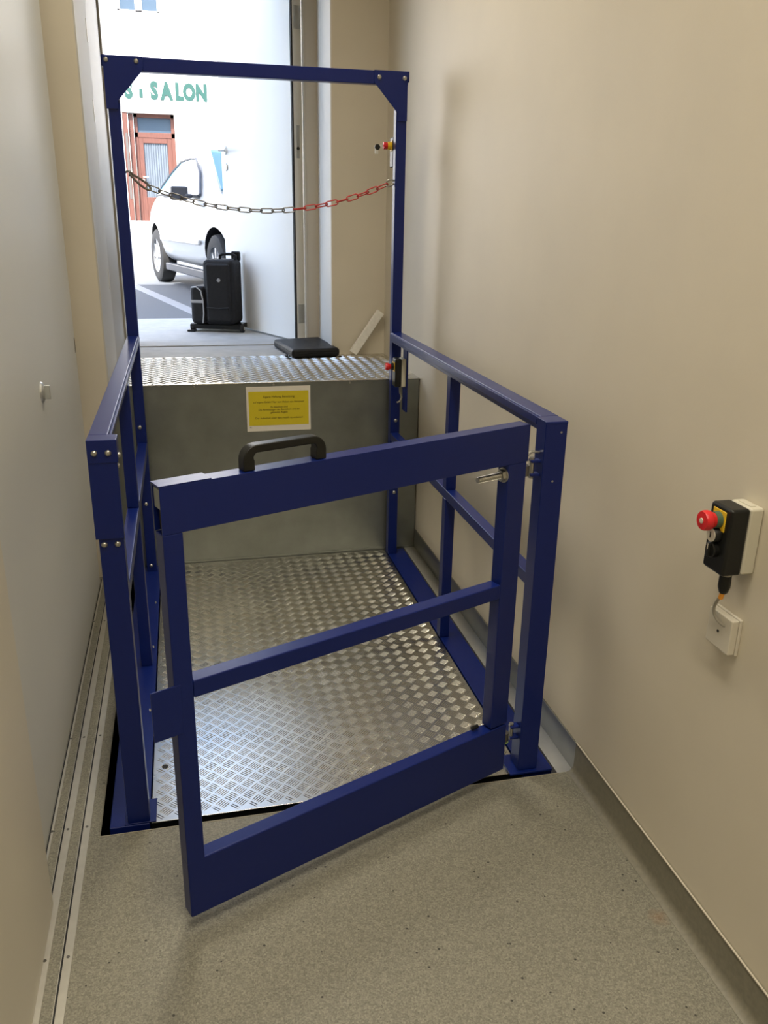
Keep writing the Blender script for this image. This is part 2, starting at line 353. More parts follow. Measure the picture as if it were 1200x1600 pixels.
# outside ground
struct(MB().box(XO0, XO1, YB, 3.3, .70, ZL).box(-14, 14, 3.3, 4.43, .70, ZL).build('floor_pavement', m_conc), 'pale concrete apron outside the door')
g = MB(); g.add([(-40, 4.4, .80), (40, 4.4, .80), (40, 11, .80), (-40, 11, .80), (-40, 19.4, 1.05), (40, 19.4, 1.05)], [(0, 1, 2, 3), (3, 2, 5, 4)])
struct(g.build('floor_street', m_asph), 'asphalt street, shaded near the door')
struct(BX(-40, 40, 19.4, 22, .9, 1.16).build('floor_sidewalk', m_conc, bevel=.02), 'kerb and pavement along the house opposite')
def strip(p, q, wd, z, name, label):
    p = Vector((*p, 0)); q = Vector((*q, 0)); d = (q-p).normalized(); n = Vector((-d.y, d.x, 0))*wd/2
    mb = MB(); a = [p+n, p-n, q-n, q+n]
    mb.add([(v.x, v.y, z) for v in a]+[(v.x, v.y, z+.003) for v in a], [(4,5,6,7),(0,1,5,4),(1,2,6,5),(2,3,7,6),(3,0,4,7)])
    return struct(mb.build(name, m_line), label)
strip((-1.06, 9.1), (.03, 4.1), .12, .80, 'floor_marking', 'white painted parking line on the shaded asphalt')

# ------------------------------------------------------------------ house opposite
YF = 21.0
hb = empty('house', (0, YF, 1.1)); tag(hb, 'white rendered house across the street with a brown wooden door', 'building')
dx0, dx1, dz0, dz1 = -1.50, -.28, 1.39, 3.86
wx0, wx1, wz0, wz1 = -1.42, -.46, 5.98, 7.5
f = MB().box(-14, dx0, YF, YF+.4, 1.1, 12).box(dx1, 14, YF, YF+.4, 1.1, 12)
f.box(dx0, dx1, YF, YF+.4, dz1, wz0).box(dx0, wx0, YF, YF+.4, wz0, wz1).box(wx1, dx1, YF, YF+.4, wz0, wz1).box(dx0, dx1, YF, YF+.4, wz1, 12)
f.build('wall', m_facade, hb)
BX(-14, dx0-.12, YF-.03, YF, 1.1, 1.55).build('plinth', m_facade_w, hb)
BX(dx1+.12, 14, YF-.03, YF, 1.1, 1.55).build('plinth', m_facade_w, hb)
BX(dx0-.1, dx1+.1, YF-.30, YF+.3, 1.1, 1.39).build('doorstep', m_conc, hb, bevel=.01)
dr = MB().box(-1.25, -1.16, YF+.22, YF+.3, dz0, dz1).box(-.37, dx1, YF+.22, YF+.3, dz0, dz1).box(-1.25, dx1, YF+.22, YF+.3, dz1-.09, dz1).box(-1.25, dx1, YF+.22, YF+.3, 3.32, 3.44)
drm = dr.build('door_frame', m_wood, hb, bevel=.006)
BX(-1.16, -.37, YF+.26, YF+.27, 3.44, dz1-.09).build('transom_pane', m_glass, hb)
dl = MB().box(-1.16, -1.05, YF+.23, YF+.28, dz0, 3.32).box(-.48, -.37, YF+.23, YF+.28, dz0, 3.32).box(-1.05, -.48, YF+.23, YF+.28, 3.20, 3.32).box(-1.05, -.48, YF+.23, YF+.28, dz0, 1.95)
dlo = dl.build('door_leaf', m_wood, hb, bevel=.006)
cv = MB(); n = 36
cv.add([(-1.05+.57*i/n, YF+.262+.012*math.sin(i*1.75), z) for z in (1.95, 3.20) for i in range(n+1)], [(i, i+1, n+2+i, n+1+i) for i in range(n)])
cv.build('curtain', m_curtain, dlo, smooth=True)
hk = MB().tube([(-1.10, YF+.23, 2.42), (-1.10, YF+.17, 2.42), (-.98, YF+.17, 2.42)], .018).cyl((-1.10, YF+.225, 2.35), (-1.10, YF+.23, 2.35), .03)
hk.build('door_handle', m_white, dlo, smooth=True)
for k, xx in enumerate((-1.498, -1.37)):      # folded shutter boards on the left of the recess
    BX(xx, xx+.118, YF+.02+.1*k, YF+.06+.1*k, dz0, dz1-.02*k).build('shutter_board', m_wood, hb, bevel=.006)
BX(-1.455, -1.40, YF+.012, YF+.02, 1.9, 3.4).build('shutter_panel', mat('shutter_grey', (.07, .06, .055), .5), hb)
wn = MB().box(wx0, wx1, YF+.1, YF+.16, wz0, wz0+.06).box(wx0, wx1, YF+.1, YF+.16, wz1-.06, wz1).box(wx0, wx0+.06, YF+.1, YF+.16, wz0, wz1).box(wx1-.06, wx1, YF+.1, YF+.16, wz0, wz1).box(-1.02, -.86, YF+.1, YF+.16, wz0, wz1)
wno = wn.build('window', m_facade, hb)
BX(wx0+.06, -1.02, YF+.12, YF+.13, wz0+.06, wz1-.06).build('pane', m_glass, wno)
BX(-.86, wx1-.06, YF+.12, YF+.13, wz0+.06, wz1-.06).build('pane', m_glass, wno)
BX(wx0-.06, wx1+.06, YF-.05, YF+.1, wz0-.05, wz0).build('window_sill', m_facade, wno)
sg = empty('shop_sign', (-.2, YF-.02, 4.3)); tag(sg, 'green SALON lettering on the white house wall above the brown door', 'sign')
for ch, x, s in (('S', -1.30, .50), ('l', -1.02, .20), ('S', -.71, .50), ('A', -.42, .50), ('L', -.13, .49), ('O', .11, .48), ('N', .40, .48)):
    z = 4.33 if ch != 'l' else 4.27
    o = text_mesh(ch, s, 'letter', m_letter, sg, Matrix.Translation((x, YF-.02, z)) @ ROT_FACE, depth=.015, width=.72 if ch != 'l' else 1.0, bold=.03)

# ------------------------------------------------------------------ parked car
def car():
    cx, cy = -.315+.80*.973, 7.735+.80*.232           # middle between the axles (visible flank is the car's right)
    ang = math.atan2(-.973, .232)
    e = empty('car', (cx, cy, .80), ang); tag(e, 'silver white car parked in the street behind the open door', 'car')
    # stations: x, zlow, zbelt, ztop, wbelt, wtop
    S = [(-1.98,.42,.62,.72,.60,.50), (-1.93,.30,.72,.90,.72,.60), (-1.70,.26,.86,1.02,.80,.64), (-1.35,.25,.93,1.20,.83,.60), (-.95,.22,.96,1.37,.84,.60),
         (-.35,.22,.96,1.45,.845,.61), (.15,.22,.95,1.42,.845,.60), (.45,.22,.94,1.28,.845,.60), (.85,.22,.92,1.00,.84,.66), (1.15,.24,.86,.93,.83,.66), (1.60,.25,.76,.83,.80,.60), (1.90,.28,.62,.70,.68,.52), (1.99,.38,.52,.58,.56,.44)]
    mb = MB(); rings = []
    for x, zl, zb, zt, wb_, wt in S:
        half = [(wb_*.80, zl), (wb_*.97, zl+.10), (wb_*1.0, (zl+zb)/2+.06), (wb_*.985, zb), (wt, zt-.05 if zt-zb > .1 else (zb+zt)/2+.01), (wt*.72, zt), (0, zt+.012)]
        ring = [(x, -y, z) for y, z in half] + [(x, y, z) for y, z in half[-2::-1]]
        rings.append(ring)
    n = len(rings[0])
    mb.v = [Vector(p) for r_ in rings for p in r_]
    for i in range(len(rings)-1):
        for j in range(n):
            mb.f.append([i*n+j, i*n+(j+1) % n, (i+1)*n+(j+1) % n, (i+1)*n+j])
    mb.f += [list(range(n))[::-1], list(range((len(rings)-1)*n, len(rings)*n))]
    body = mb.build('body', m_carp, e, smooth=True, local=True, subsurf=2)
    cutm = MB()
    for x in (-1.27, 1.27):
        for y in (-.95, .95): cutm.cyl((x, y, .31), (x, y*.60, .31), .37, n=40)
    cut = cutm.build('cut', m_black, e, local=True)
    bo = body.modifiers.new('b', 'BOOLEAN'); bo.object = cut; bo.operation = 'DIFFERENCE'; bo.solver = 'EXACT'
    bpy.context.view_layer.update()
    me = bpy.data.meshes.new_from_object(body.evaluated_get(bpy.context.evaluated_depsgraph_get()))
    body.modifiers.clear(); body.data = me; bpy.data.objects.remove(cut)
    me.materials.clear(); me.materials.append(m_carp); me.materials.append(m_black)
    for p in me.polygons:
        c = p.center
        for x in (-1.27, 1.27):
            if abs(c.y) < .80 and math.hypot(c.x-x, c.z-.31) < .372: p.material_index = 1
    me.set_sharp_from_angle(angle=R(40))
    def interp(x):
        for a, b in zip(S, S[1:]):
            if a[0] <= x <= b[0]:
                k = (x-a[0])/(b[0]-a[0]); return [p+(q-p)*k for p, q in zip(a, b)]
    def flank(x, z, off):
        _, zl, zb, zt, wb_, wt = interp(x); zr = zt-.05; k = max(0, min(1.15, (z-zb)/(zr-zb)))
        return (wb_*.985+(wt-wb_*.985)*k)+off
    for sd in (-1, 1):
        low = [(-1.02, .985), (-.6, .99), (-.1, .985), (.70, .962)]
        hi = [(-.98, 1.09), (-.75, 1.24), (-.45, 1.33), (-.1, 1.345), (.10, 1.335), (.36, 1.19), (.70, .972)]
        out = low+hi[::-1]
        pts = [Vector((x, sd*flank(x, z, .016), z)) for x, z in out]
        c = sum(pts, Vector())/len(pts); gl = MB(); k = len(pts)
        inn = [Vector((p.x, p.y-sd*.012, p.z)) for p in pts]
        gl.add(pts+[c]+inn, [(i, (i+1) % k, k) for i in range(k)]+[(i, (i+1) % k, k+1+(i+1) % k, k+1+i) for i in range(k)])
        go = gl.build('side_window', m_carg, e, local=True)
        MB().tube(pts, .014, 6, closed=True).build('window_seal', m_mirr, go, smooth=True, local=True)
        ms = MB().add([], []); ms.box(.50, .60, min(sd*.82, sd*.90), max(sd*.82, sd*.90), .94, .98)
        y0, y1 = (.86, 1.03); ms.box(.48, .58, min(sd*y0, sd*y1), max(sd*y0, sd*y1), .92, 1.05)
        ms.build('wing_mirror', m_mirr, e, bevel=.03, seg=3, local=True)
        MB().box(-.55, -.36, min(sd*.842, sd*.868), max(sd*.842, sd*.868), .80, .83).build('door_handle', m_carp, e, bevel=.008, local=True)
        MB().box(-.85, .85, min(sd*.835, sd*.862), max(sd*.835, sd*.862), .50, .55).build('side_moulding', m_rim, e, bevel=.008, local=True)
        MB().box(-.84, .84, min(sd*.74, sd*.815), max(sd*.74, sd*.815), .17, .25).build('sill', m_mirr, e, bevel=.01, local=True)
    ws = MB()
    P = [(.90, .62, 1.005), (.90, -.62, 1.005), (.22, -.52, 1.405), (.22, .52, 1.405)]
    ws.add([Vector(p)+Vector((.012, 0, .022)) for p in P]+[Vector(p)+Vector((-.005, 0, 0)) for p in P], [(0,1,2,3),(0,1,5,4),(1,2,6,5),(2,3,7,6),(3,0,4,7)])
    ws.build('windscreen', m_carg, e, local=True)
    rw = MB(); P = [(-1.62, .60, 1.06), (-1.62, -.60, 1.06), (-1.02, -.52, 1.36), (-1.02, .52, 1.36)]
    rw.add([Vector(p)+Vector((-.012, 0, .026)) for p in P]+[Vector(p) for p in P], [(0,1,2,3),(0,1,5,4),(1,2,6,5),(2,3,7,6),(3,0,4,7)])
    rw.build('rear_window', m_carg, e, local=True)
    for y in (-.5, .5):
        MB().box(1.86, 1.94, y-.16, y+.16, .58, .68).build('headlamp', m_rim, e, bevel=.02, local=True)
    MB().box(1.93, 2.02, -.55, .55, .36, .50).build('bumper', m_carp, e, bevel=.03, local=True)
    for x in (-1.27, 1.27):
        for sd in (-1, 1):
            y = sd*.735
            tyre = MB().lathe([(.19, -.085), (.27, -.092), (.298, -.075), (.307, -.04), (.307, .04), (.298, .075), (.27, .092), (.19, .085)], (x, y, .307), (0, sd, 0), 40)
            wo = tyre.build('wheel', m_tyre, e, smooth=True, local=True)
            MB().lathe([(.192, .088), (.198, .06), (.178, .05), (.178, .02), (0, .02)], (x, y, .307), (0, sd, 0), 36).build('rim', m_rim, wo, smooth=True, local=True)
            sp = MB()
            for k in range(8):
                a = 2*PI*k/8; d = Vector((math.cos(a), 0, math.sin(a))); p = Vector((-d.z, 0, d.x))
                o = Vector((x, y, .307)); pts = []
                for yy in (.052, .075):
                    for rr, ww in ((.03, .022), (.184, .016)):
                        pts += [o+d*rr+p*ww+Vector((0, sd*yy, 0)), o+d*rr-p*ww+Vector((0, sd*yy, 0))]
                sp.add(pts, [(0,1,3,2), (4,5,7,6), (0,1,5,4), (2,3,7,6), (0,2,6,4), (1,3,7,5)])
            sp.cyl((x, y+sd*.05, .307), (x, y+sd*.085, .307), .045, n=20)
            sp.build('spokes', m_rim, wo, local=True)
    return e
car()

# ------------------------------------------------------------------ platform lift
D = 1.787; H = 2.172; T = 1.1
lift = empty('platform_lift', (0, 0, -.15)); tag(lift, 'blue steel platform lift with railings, overhead frame and tread plate floor', 'platform lift')
XL0, XL1, XR0, XR1 = -.6086, -.5438, .5430, .6056
BV = .003
pp = BX(-.541, .5585, .004, 1.857, -.006, 0).build('platform_plate', m_alu, lift, bevel=.001)
t = tread(-.537, .555, .008, 1.853, 0).build('tread_bars', m_bar, pp); t['kind'] = 'stuff'
MB().lathe([(0, .0006), (.0085, .0006), (.0092, 0)], (-.507, .254, .0012), (0, 0, 1), 14).build('screw_hole', m_black, pp)
BX(-.541, .5585, .006, 1.85, -.12, -.008).build('platform_tray', m_blackp, lift)
BX(-.652, -.545, 0, 1.855, -.13, .002).build('base_channel', m_blue, lift, bevel=BV)
BX(.5635, .657, 0, 1.855, -.13, .002).build('base_channel', m_blue, lift, bevel=BV)
BX(.515, .652, -.012, .085, .0022, .009).build('foot_plate', m_blue, lift, bevel=.0015)
BX(-.612, -.527, .002, .10, .0022, .007).build('foot_plate', m_blue, lift, bevel=.0015)
# front posts
BX(XL0+.006, XL1, .003, .048, .002, 1.098).build('front_post', m_blue, lift, bevel=BV)
BX(XR0, XR1, .0, .062, .009, 1.098).build('front_post', m_blue, lift, bevel=BV)
BX(XL0, XL1+.002, -.002, .003, .852, 1.045).build('cover_plate', m_blue, lift, bevel=.001)
BX(XL0, XL1+.004, -.004, .05, 1.043, T).build('post_cap', m_blue, lift, bevel=.002)
BX(XR0, XR1, -.001, .066, 1.092, T).build('post_cap', m_blue, lift, bevel=.002)
# rails: an upright flange with a flat top and a lip
def rail(x0, x1, y0, y1, z0, z1, inner, name):
    return BX(x0, x1, y0, y1, z0, z1).build(name, m_blue, lift, bevel=BV)
rail(XL0, -.562, .05, D, 1.060, T, 1, 'top_rail')
BX(-.562, -.556, .05, D+.02, 1.085, T-.006).build('rail_lip', m_blue, lift, bevel=.001)
rail(.556, XR1+.002, .066, D, 1.058, T, -1, 'top_rail')
BX(.550, .556, .080, D, 1.075, T-.004).build('rail_lip', m_blue, lift, bevel=.001)
rail(-.600, -.560, .048, D, .590, .628, 1, 'mid_rail')
rail(.560, .600, .062, D, .590, .628, -1, 'mid_rail')
for x in (-.600, .560):
    for zz in ((.002, .590), (.628, 1.058)):
        BX(x, x+.040, .885, .927, *zz).build('mid_post', m_blue, lift, bevel=BV)
# overhead frame
PW = .046
BX(-.606, -.606+PW, D, D+.045, .002, H-.05).build('frame_post', m_blue, lift, bevel=BV)
BX(.606-PW, .606, D, D+.045, .002, H-.05).build('frame_post', m_blue, lift, bevel=BV)
BX(-.612, .609, D, D+.045, H-.052, H-.001).build('frame_crossbar', m_blue, lift, bevel=BV)
for sd in (-1, 1):
    o = .612 if sd > 0 else .618
    poly = [(sd*o, H), (sd*.462, H), (sd*.462, H-.045), (sd*.566, H-.160), (sd*.566, H-.19), (sd*(o-.006), H-.19), (sd*(o-.006), H-.04), (sd*o, H-.04)]
    gp = MB().prism(poly, 'y', D-.006, D-.0005).build('gusset_plate', m_blue, lift, bevel=.0012)
    BX(min(sd*(o-.004), sd*o), max(sd*(o-.004), sd*o), D-.006, D+.045, H-.04, H).build('gusset_lip', m_blue, lift)
def bolt(x, y, z, ax, r=.008, h=.005):
    return MB().lathe([(0, h), (r*.55, h), (r*.6, h*.95), (r*.95, h*.4), (r, 0)], (x, y, z), ax, 10).build('bolt', m_zinc, lift, smooth=True)
for x, z in ((-.600, 2.155), (-.487, 2.155), (.484, 2.146), (.592, 2.146)): bolt(x, D-.006, z, (0, -1, 0), .0095)
for x, z in ((-.592, 1.068), (-.561, 1.068)): bolt(x, -.004, z, (0, -1, 0))
for x, z in ((-.590, .836), (-.559, .836)): bolt(x, .003, z, (0, -1, 0))
for z in (.699, .338, .032): bolt(-.586, D, z, (0, -1, 0), .009)
for z in (.687, .327): bolt(.586, D, z, (0, -1, 0), .009)
for y in (.55, 1.0, 1.4): bolt(-.560, y, .02+.0*y, (1, 0, 0), .006)
bolt(XL1+.004, .025, 1.055, (1, 0, 0), .006); bolt(XL1, .02, 1.03, (1, 0, 0), .006)
for x, z in ((.574, .935), (.588, 1.07)): bolt(x, -.0005, z, (0, -1, 0), .003, .001)
# gate stop and hinge brackets on the right post
for z in (.988, .950, .155, .118):
    BX(.516, .543, .014, .038, z-.004, z+.004).build('hinge_lug', m_blue, lift, bevel=.002)
MB().cyl((.522, .026, .94), (.522, .026, .998), .007, n=12).build('hinge_pin', m_zinc, lift)
MB().cyl((.522, .026, .11), (.522, .026, .165), .007, n=12).build('hinge_pin', m_zinc, lift)
MB().tube([(.543, .03, 1.01), (.520, .03, 1.012), (.505, .03, 1.0)], .004).build('latch_spring', m_zinc, lift, smooth=True)
# bracket plate that carries the lower control box
BX(.598, .606, 1.655, 1.72, .755, 1.06).build('bracket_plate', m_blue, lift, bevel=.001)

# ------------------------------------------------------------------ gate (hinged on the right front post, standing open)
GA = R(22.45)
gate = empty('swing_gate', (.4885, -.018, .0358), PI+GA)       # local +x runs from hinge to free end; local -y goes away from the viewer
tag(gate, 'blue steel gate of the lift standing half open with a black handle', 'gate')
z0 = -.0358; TH = .040
def gbx(a, b, zl, zh, y0=-TH, y1=0): return MB().box(a, b, y0, y1, zl+z0, zh+z0)
gbx(0, .065, .20, 1.0).build('stile', m_blue, gate, bevel=BV, local=True)
gbx(.957, 1.0, .19, 1.0).build('stile', m_blue, gate, bevel=BV, local=True)
gbx(0, 1.0, .0358, .195).build('bottom_beam', m_blue, gate, bevel=.004, local=True)
gbx(.065, .957, .618, .660).build('mid_rail', m_blue, gate, bevel=BV, local=True)
# top beam: hollow channel with an open free end
tb = MB()
tb.box(-.004, 1.0, -.003, 0, 1.0+z0, 1.1+z0).box(-.004, 1.0, -TH-.002, -TH+.001, 1.0+z0, 1.1+z0).box(-.004, 1.0, -TH, -.001, 1.097+z0, 1.1+z0).box(-.004, .955, -TH, -.001, 1.0+z0, 1.003+z0).box(-.004, 0, -TH, 0, 1.0+z0, 1.1+z0)
tb.build('top_beam', m_blue, gate, bevel=.001, local=True)
gbx(.89, 1.001, 1.1, 1.1025, -TH-.006, 0).build('cover_plate', m_blue, gate, bevel=.0008, local=True)
gbx(.985, .998, 1.052, 1.094, -TH+.003, -.005).build('magnet_lock', m_galv, gate, bevel=.001, local=True)
gbx(.975, .99, 1.004, 1.05, -TH+.003, -.005).build('lock_recess', m_black, gate, local=True)
gbx(.985, 1.052, .541, .661, -.003, .001).build('latch_plate', m_blue, gate, bevel=.001, local=True)
# handle: black bow, flat section
hb_ = MB(); path = []
h0, h1, zt = .815, .615, 1.154
for a in range(0, 91, 15): path.append((h0-.032+.032*math.cos(R(a)), zt-.032+.032*math.sin(R(a))))
for a in range(90, 181, 15): path.append((h1+.032+.032*math.cos(R(a)), zt-.032+.032*math.sin(R(a))))
path = [(h0, 1.1)]+path+[(h1, 1.1)]
inn = []
k = len(path); th = .017
for i, (x, z) in enumerate(path):
    p0 = path[max(0, i-1)]; p1 = path[min(k-1, i+1)]; dxx, dzz = p1[0]-p0[0], p1[1]-p0[1]; L_ = math.hypot(dxx, dzz)
    if i in (0, k-1): dxx, dzz, L_ = (0, 1, 1) if i == 0 else (0, -1, 1)
    dd = min(i, k-1-i); tt = max(th, .026-.0015*max(0, dd-1))
    inn.append((x+(-dzz/L_)*tt, z+(dxx/L_)*tt))
vs_ = []
for y in (-.034, -.006):
    vs_ += [(x, y, z+z0) for x, z in path]+[(x, y, z+z0) for x, z in inn]
fs_ = []
for i in range(k-1):
    fs_ += [(i, i+1, k+i+1, k+i), (2*k+i, 2*k+i+1, 3*k+i+1, 3*k+i), (i, i+1, 2*k+i+1, 2*k+i), (k+i, k+i+1, 3*k+i+1, 3*k+i)]
fs_ += [(0, k, 3*k, 2*k), (k-1, 2*k-1, 4*k-1, 3*k-1)]
hb_.add(vs_, fs_); hb_.build('handle', m_blackp, gate, bevel=.003, local=True)
# hinge bolt with hexagon nut, and eye
def gcyl(a, b, z, y, r, n=12): return MB().cyl((a, y, z+z0), (b, y, z+z0), r, n=n)
hbm = gcyl(.065, .155, .969, -.018, .0075)
for i in range(22):
    a = .070+i*.0038; hbm.lathe([(.0075, 0), (.0086, .0012), (.0075, .0024)], (a, -.018, .969+z0), (1, 0, 0), 12)
hbm.build('hinge_bolt', m_zinc, gate, local=True)
gcyl(.0655, .078, .969, -.018, .0165, 6).build('nut', m_zinc, gate, bevel=.001, local=True)
gcyl(.0652, .067, .969, -.018, .020, 20).build('washer', m_zinc, gate, local=True)
for z in (.969, .137):
    MB().cyl((-.012, -.020, z-.014+z0), (-.012, -.020, z+.014+z0), .0135, n=16).build('hinge_eye', m_zinc_d, gate, local=True)
    gcyl(-.012, .002, z, -.020, .007).build('hinge_shank', m_zinc, gate, local=True)
MB().cyl((-.012, -.020, .118+z0), (-.012, -.020, .123+z0), .014, n=16).build('hinge_washer', mat('plastic_washer', (.25, .4, .12), .5), gate, local=True)
gcyl(.09, .112, .205, -.030, .006).build('hinge_bolt_end', m_blackp, gate, local=True)

# ------------------------------------------------------------------ control boxes (front faces -X)
def control_box(loc, label, kind, group='emergency stop boxes'):
    x, y, z = loc
    e = empty('control_box', loc); tag(e, label, 'control box', group)
    dep = {'wall': .075, 'rail': .052, 'post': .045}[kind]; hw = {'wall': .034, 'rail': .030, 'post': .028}[kind]; hh = {'wall': .071, 'rail': .064, 'post': .062}[kind]
    k = dep*.42
    BX(x-k, x, y-hw, y+hw, z-hh, z+hh).build('back_housing', m_greyp, e, bevel=.006, seg=3)
    fc = BX(x-dep, x-k+.0005, y-hw-.001, y+hw+.001, z-hh, z+hh).build('front_cover', m_blackp, e, bevel=.007, seg=3)
    xb = x-dep; zb = z+hh*(.58 if kind == 'wall' else .42)
    BX(xb-.002, xb, y-.021, y+.021, zb-.021, zb+.021).build('legend_plate', m_yel, e, bevel=.001)
    if kind == 'post':
        MB().lathe([(.016, 0), (.016, .016), (.012, .018)], (xb-.001, y, zb), (-1, 0, 0)).build('collar', m_yel, e, smooth=True)
        MB().lathe([(.014, .016), (.015, .020), (.015, .034), (.010, .036), (0, .036)], (xb-.001, y, zb), (-1, 0, 0)).build('key_switch', m_red, e, smooth=True)
        ky = MB().box(xb-.058, xb-.034, y-.0012, y+.0012, zb-.004, zb+.004).build('key', m_steel, e, bevel=.0005)
        MB().lathe([(.0, -.003), (.012, -.003), (.012, .003), (0, .003)], (xb-.062, y, zb-.006), (0, 1, 0), 14).build('key_head', m_blackp, ky)
        MB().box(xb-.072, xb-.058, y-.002, y+.002, zb-.034, zb-.014).build('key_tag', m_steel, ky, bevel=.001)
    else:
        col = MB().lathe([(.017, 0), (.017, .008), (.0165, .013), (.013, .014)], (xb-.001, y, zb), (-1, 0, 0))
        col.build('collar', m_green if kind == 'wall' else m_blackp, e, smooth=True)
        s = 1.0 if kind == 'wall' else .8
        bt = MB().lathe([(.0150*s, .010), (.0155*s, .016), (.0165*s, .020), (.0195*s, .022), (.0205*s, .025), (.0205*s, .034), (.0185*s, .038), (0, .0395)], (xb-.001, y, zb), (-1, 0, 0), 28).build('stop_button', m_red, e, smooth=True)
        MB().lathe([(.0, .002), (.0055*s, .0015), (.006*s, 0)], (xb-.040, y, zb), (-1, 0, 0), 12).build('button_core', m_greyp, bt)
    if kind == 'wall':
        zk = z+hh*.14
        MB().lathe([(.0165, 0), (.0165, .012), (.015, .014), (.014, .014)], (xb, y-.001, zk), (-1, 0, 0)).build('key_switch_ring', m_blackp, e, smooth=True)
        ks = MB().lathe([(.0145, .010), (.0142, .0155), (0, .0158)], (xb, y-.001, zk), (-1, 0, 0)).build('key_switch', m_white, e, smooth=True)
        BX(xb-.0167, xb-.0155, y-.0022, y+.0002, zk-.006, zk+.006).build('key_slot', m_black, ks)
        zj = z-hh*.32
        MB().lathe([(.0165, 0), (.0165, .010), (.014, .012), (0, .012)], (xb, y, zj), (-1, 0, 0)).build('selector_base', m_blackp, e, smooth=True)
        BX(xb-.017, xb-.008, y-.005, y+.005, zj-.014, zj+.014).build('selector_knob', m_blackp, e, bevel=.002)
        BX(xb-.0178, xb-.0168, y-.001, y+.001, zj+.002, zj+.013).build('selector_mark', m_white, e)
        BX(x-.024, x-.012, y-.02, y+.02, z+hh-.0005, z+hh+.0012).build('cover_seam', m_greyp, e)
        xg = x-.042; yg = y-.004
        MB().cyl((xg, yg, z-hh), (xg, yg, z-hh-.012), .011, n=8).build('gland_nut', m_greyp, e)
        MB().lathe([(.012, 0), (.0125, .012), (.0125, .026), (.009, .038), (.006, .041)], (xg, yg, z-hh-.010), (0, 0, -1), 16).build('cable_gland', m_blackp, e, smooth=True)
        MB().tube([(xg, yg, z-hh-.047), (xg-.001, yg+.002, z-hh-.056), (xg-.001, yg+.004, z-hh-.064)], .0052).build('cable_marker', m_orange, e, smooth=True)
        zt_ = z-hh
        MB().tube([(xg, yg, zt_-.03), (xg, yg+.002, zt_-.056), (xg+.003, yg+.018, zt_-.076), (xg+.006, yg+.030, zt_-.095), (xg+.008, yg+.030, zt_-.112), (xg+.012, yg+.020, zt_-.124), (xg+.018, yg+.006, zt_-.130), (xg+.024, yg-.006, zt_-.130)], .0038, 8).build('cable', m_cable, e, smooth=True, subsurf=1)
    if kind == 'rail':
        MB().tube([(x-.022, y, z-hh), (x-.020, y, z-hh-.03), (x-.010, y, z-hh-.05), (x-.022, y-.004, z-hh-.07), (x-.034, y-.004, z-hh-.074)], .004).build('cable', m_cable, e, smooth=True)
    return e
control_box((XW, -.622, 1.002), 'black and grey control box with red stop button and key switch on the beige wall', 'wall')
control_box((.5975, 1.685, .935), 'black and grey control box with small red button below the right railing', 'rail')
control_box((.604, 1.862, 1.865), 'grey control box with a key hanging from it, high on the overhead frame', 'post')
jb = empty('junction_box', (XW, -.607, .783)); tag(jb, 'small square white junction box on the wall below the control box', 'junction box')
BX(XW-.007, XW, -.650, -.566, .741, .825).build('base', m_white, jb, bevel=.002)
BX(XW-.024, XW-.007, -.648, -.568, .743, .823).build('lid', m_white, jb, bevel=.003)
MB().cyl((XW-.024, -.607, .782), (XW-.0252, -.607, .782), .0035, n=10).build('screw', m_black, jb)

# ------------------------------------------------------------------ notice on the landing step
nz = empty('notice', (.042, 1.8645, .745)); tag(nz, 'yellow printed notice on white paper stuck to the steel step', 'notice')
BX(-.108, .190, 1.8628, 1.8650, .641, .851).build('paper_sheet', m_paper, nz)
BX(-.098, .181, 1.8622, 1.8627, .668, .829).build('yellow_field', m_ypaper, nz)
for s_, z, sz in (('Eigene Haftung, Benutzung', .803, .0145), ('auf eigene Gefahr! Nur zum Heben von Personen!', .778, .0125), ('Zu beachten sind', .755, .0125), ('Die Anweisungen des Betreibers und die', .7425, .0125), ('geltenden Regeln', .7295, .0125), ('Der Aufenthalt unter dem Hublift ist verboten!', .703, .0125)):
    text_mesh(s_, sz, 'text_line', m_ink, nz, Matrix.Translation((.042, 1.8619, z)) @ ROT_FACE, depth=.0001, width=.93)
text_mesh('B.L.', .008, 'text_line', m_ink, nz, Matrix.Translation((-.090, 1.8625, .660)) @ ROT_FACE, depth=.0001)

# ------------------------------------------------------------------ safety chain across the overhead frame
YC = D+.018
ch = empty('safety_chain', (0, YC, 1.62)); tag(ch, 'grey and red safety chain hanging across the overhead frame', 'chain')
def link_mesh(L, W, r):
    pts = []
    for a in range(-90, 91, 30): pts.append(((L/2-W/2)+W/2*math.cos(R(a)), W/2*math.sin(R(a)), 0))
    for a in range(90, 271, 30): pts.append((-(L/2-W/2)+W/2*math.cos(R(a)), W/2*math.sin(R(a)), 0))
    return pts
ra, rb = Vector((-.478, YC, 1.700)), Vector((.530, YC, 1.733))
a0 = Vector((-.558, YC, 1.755))
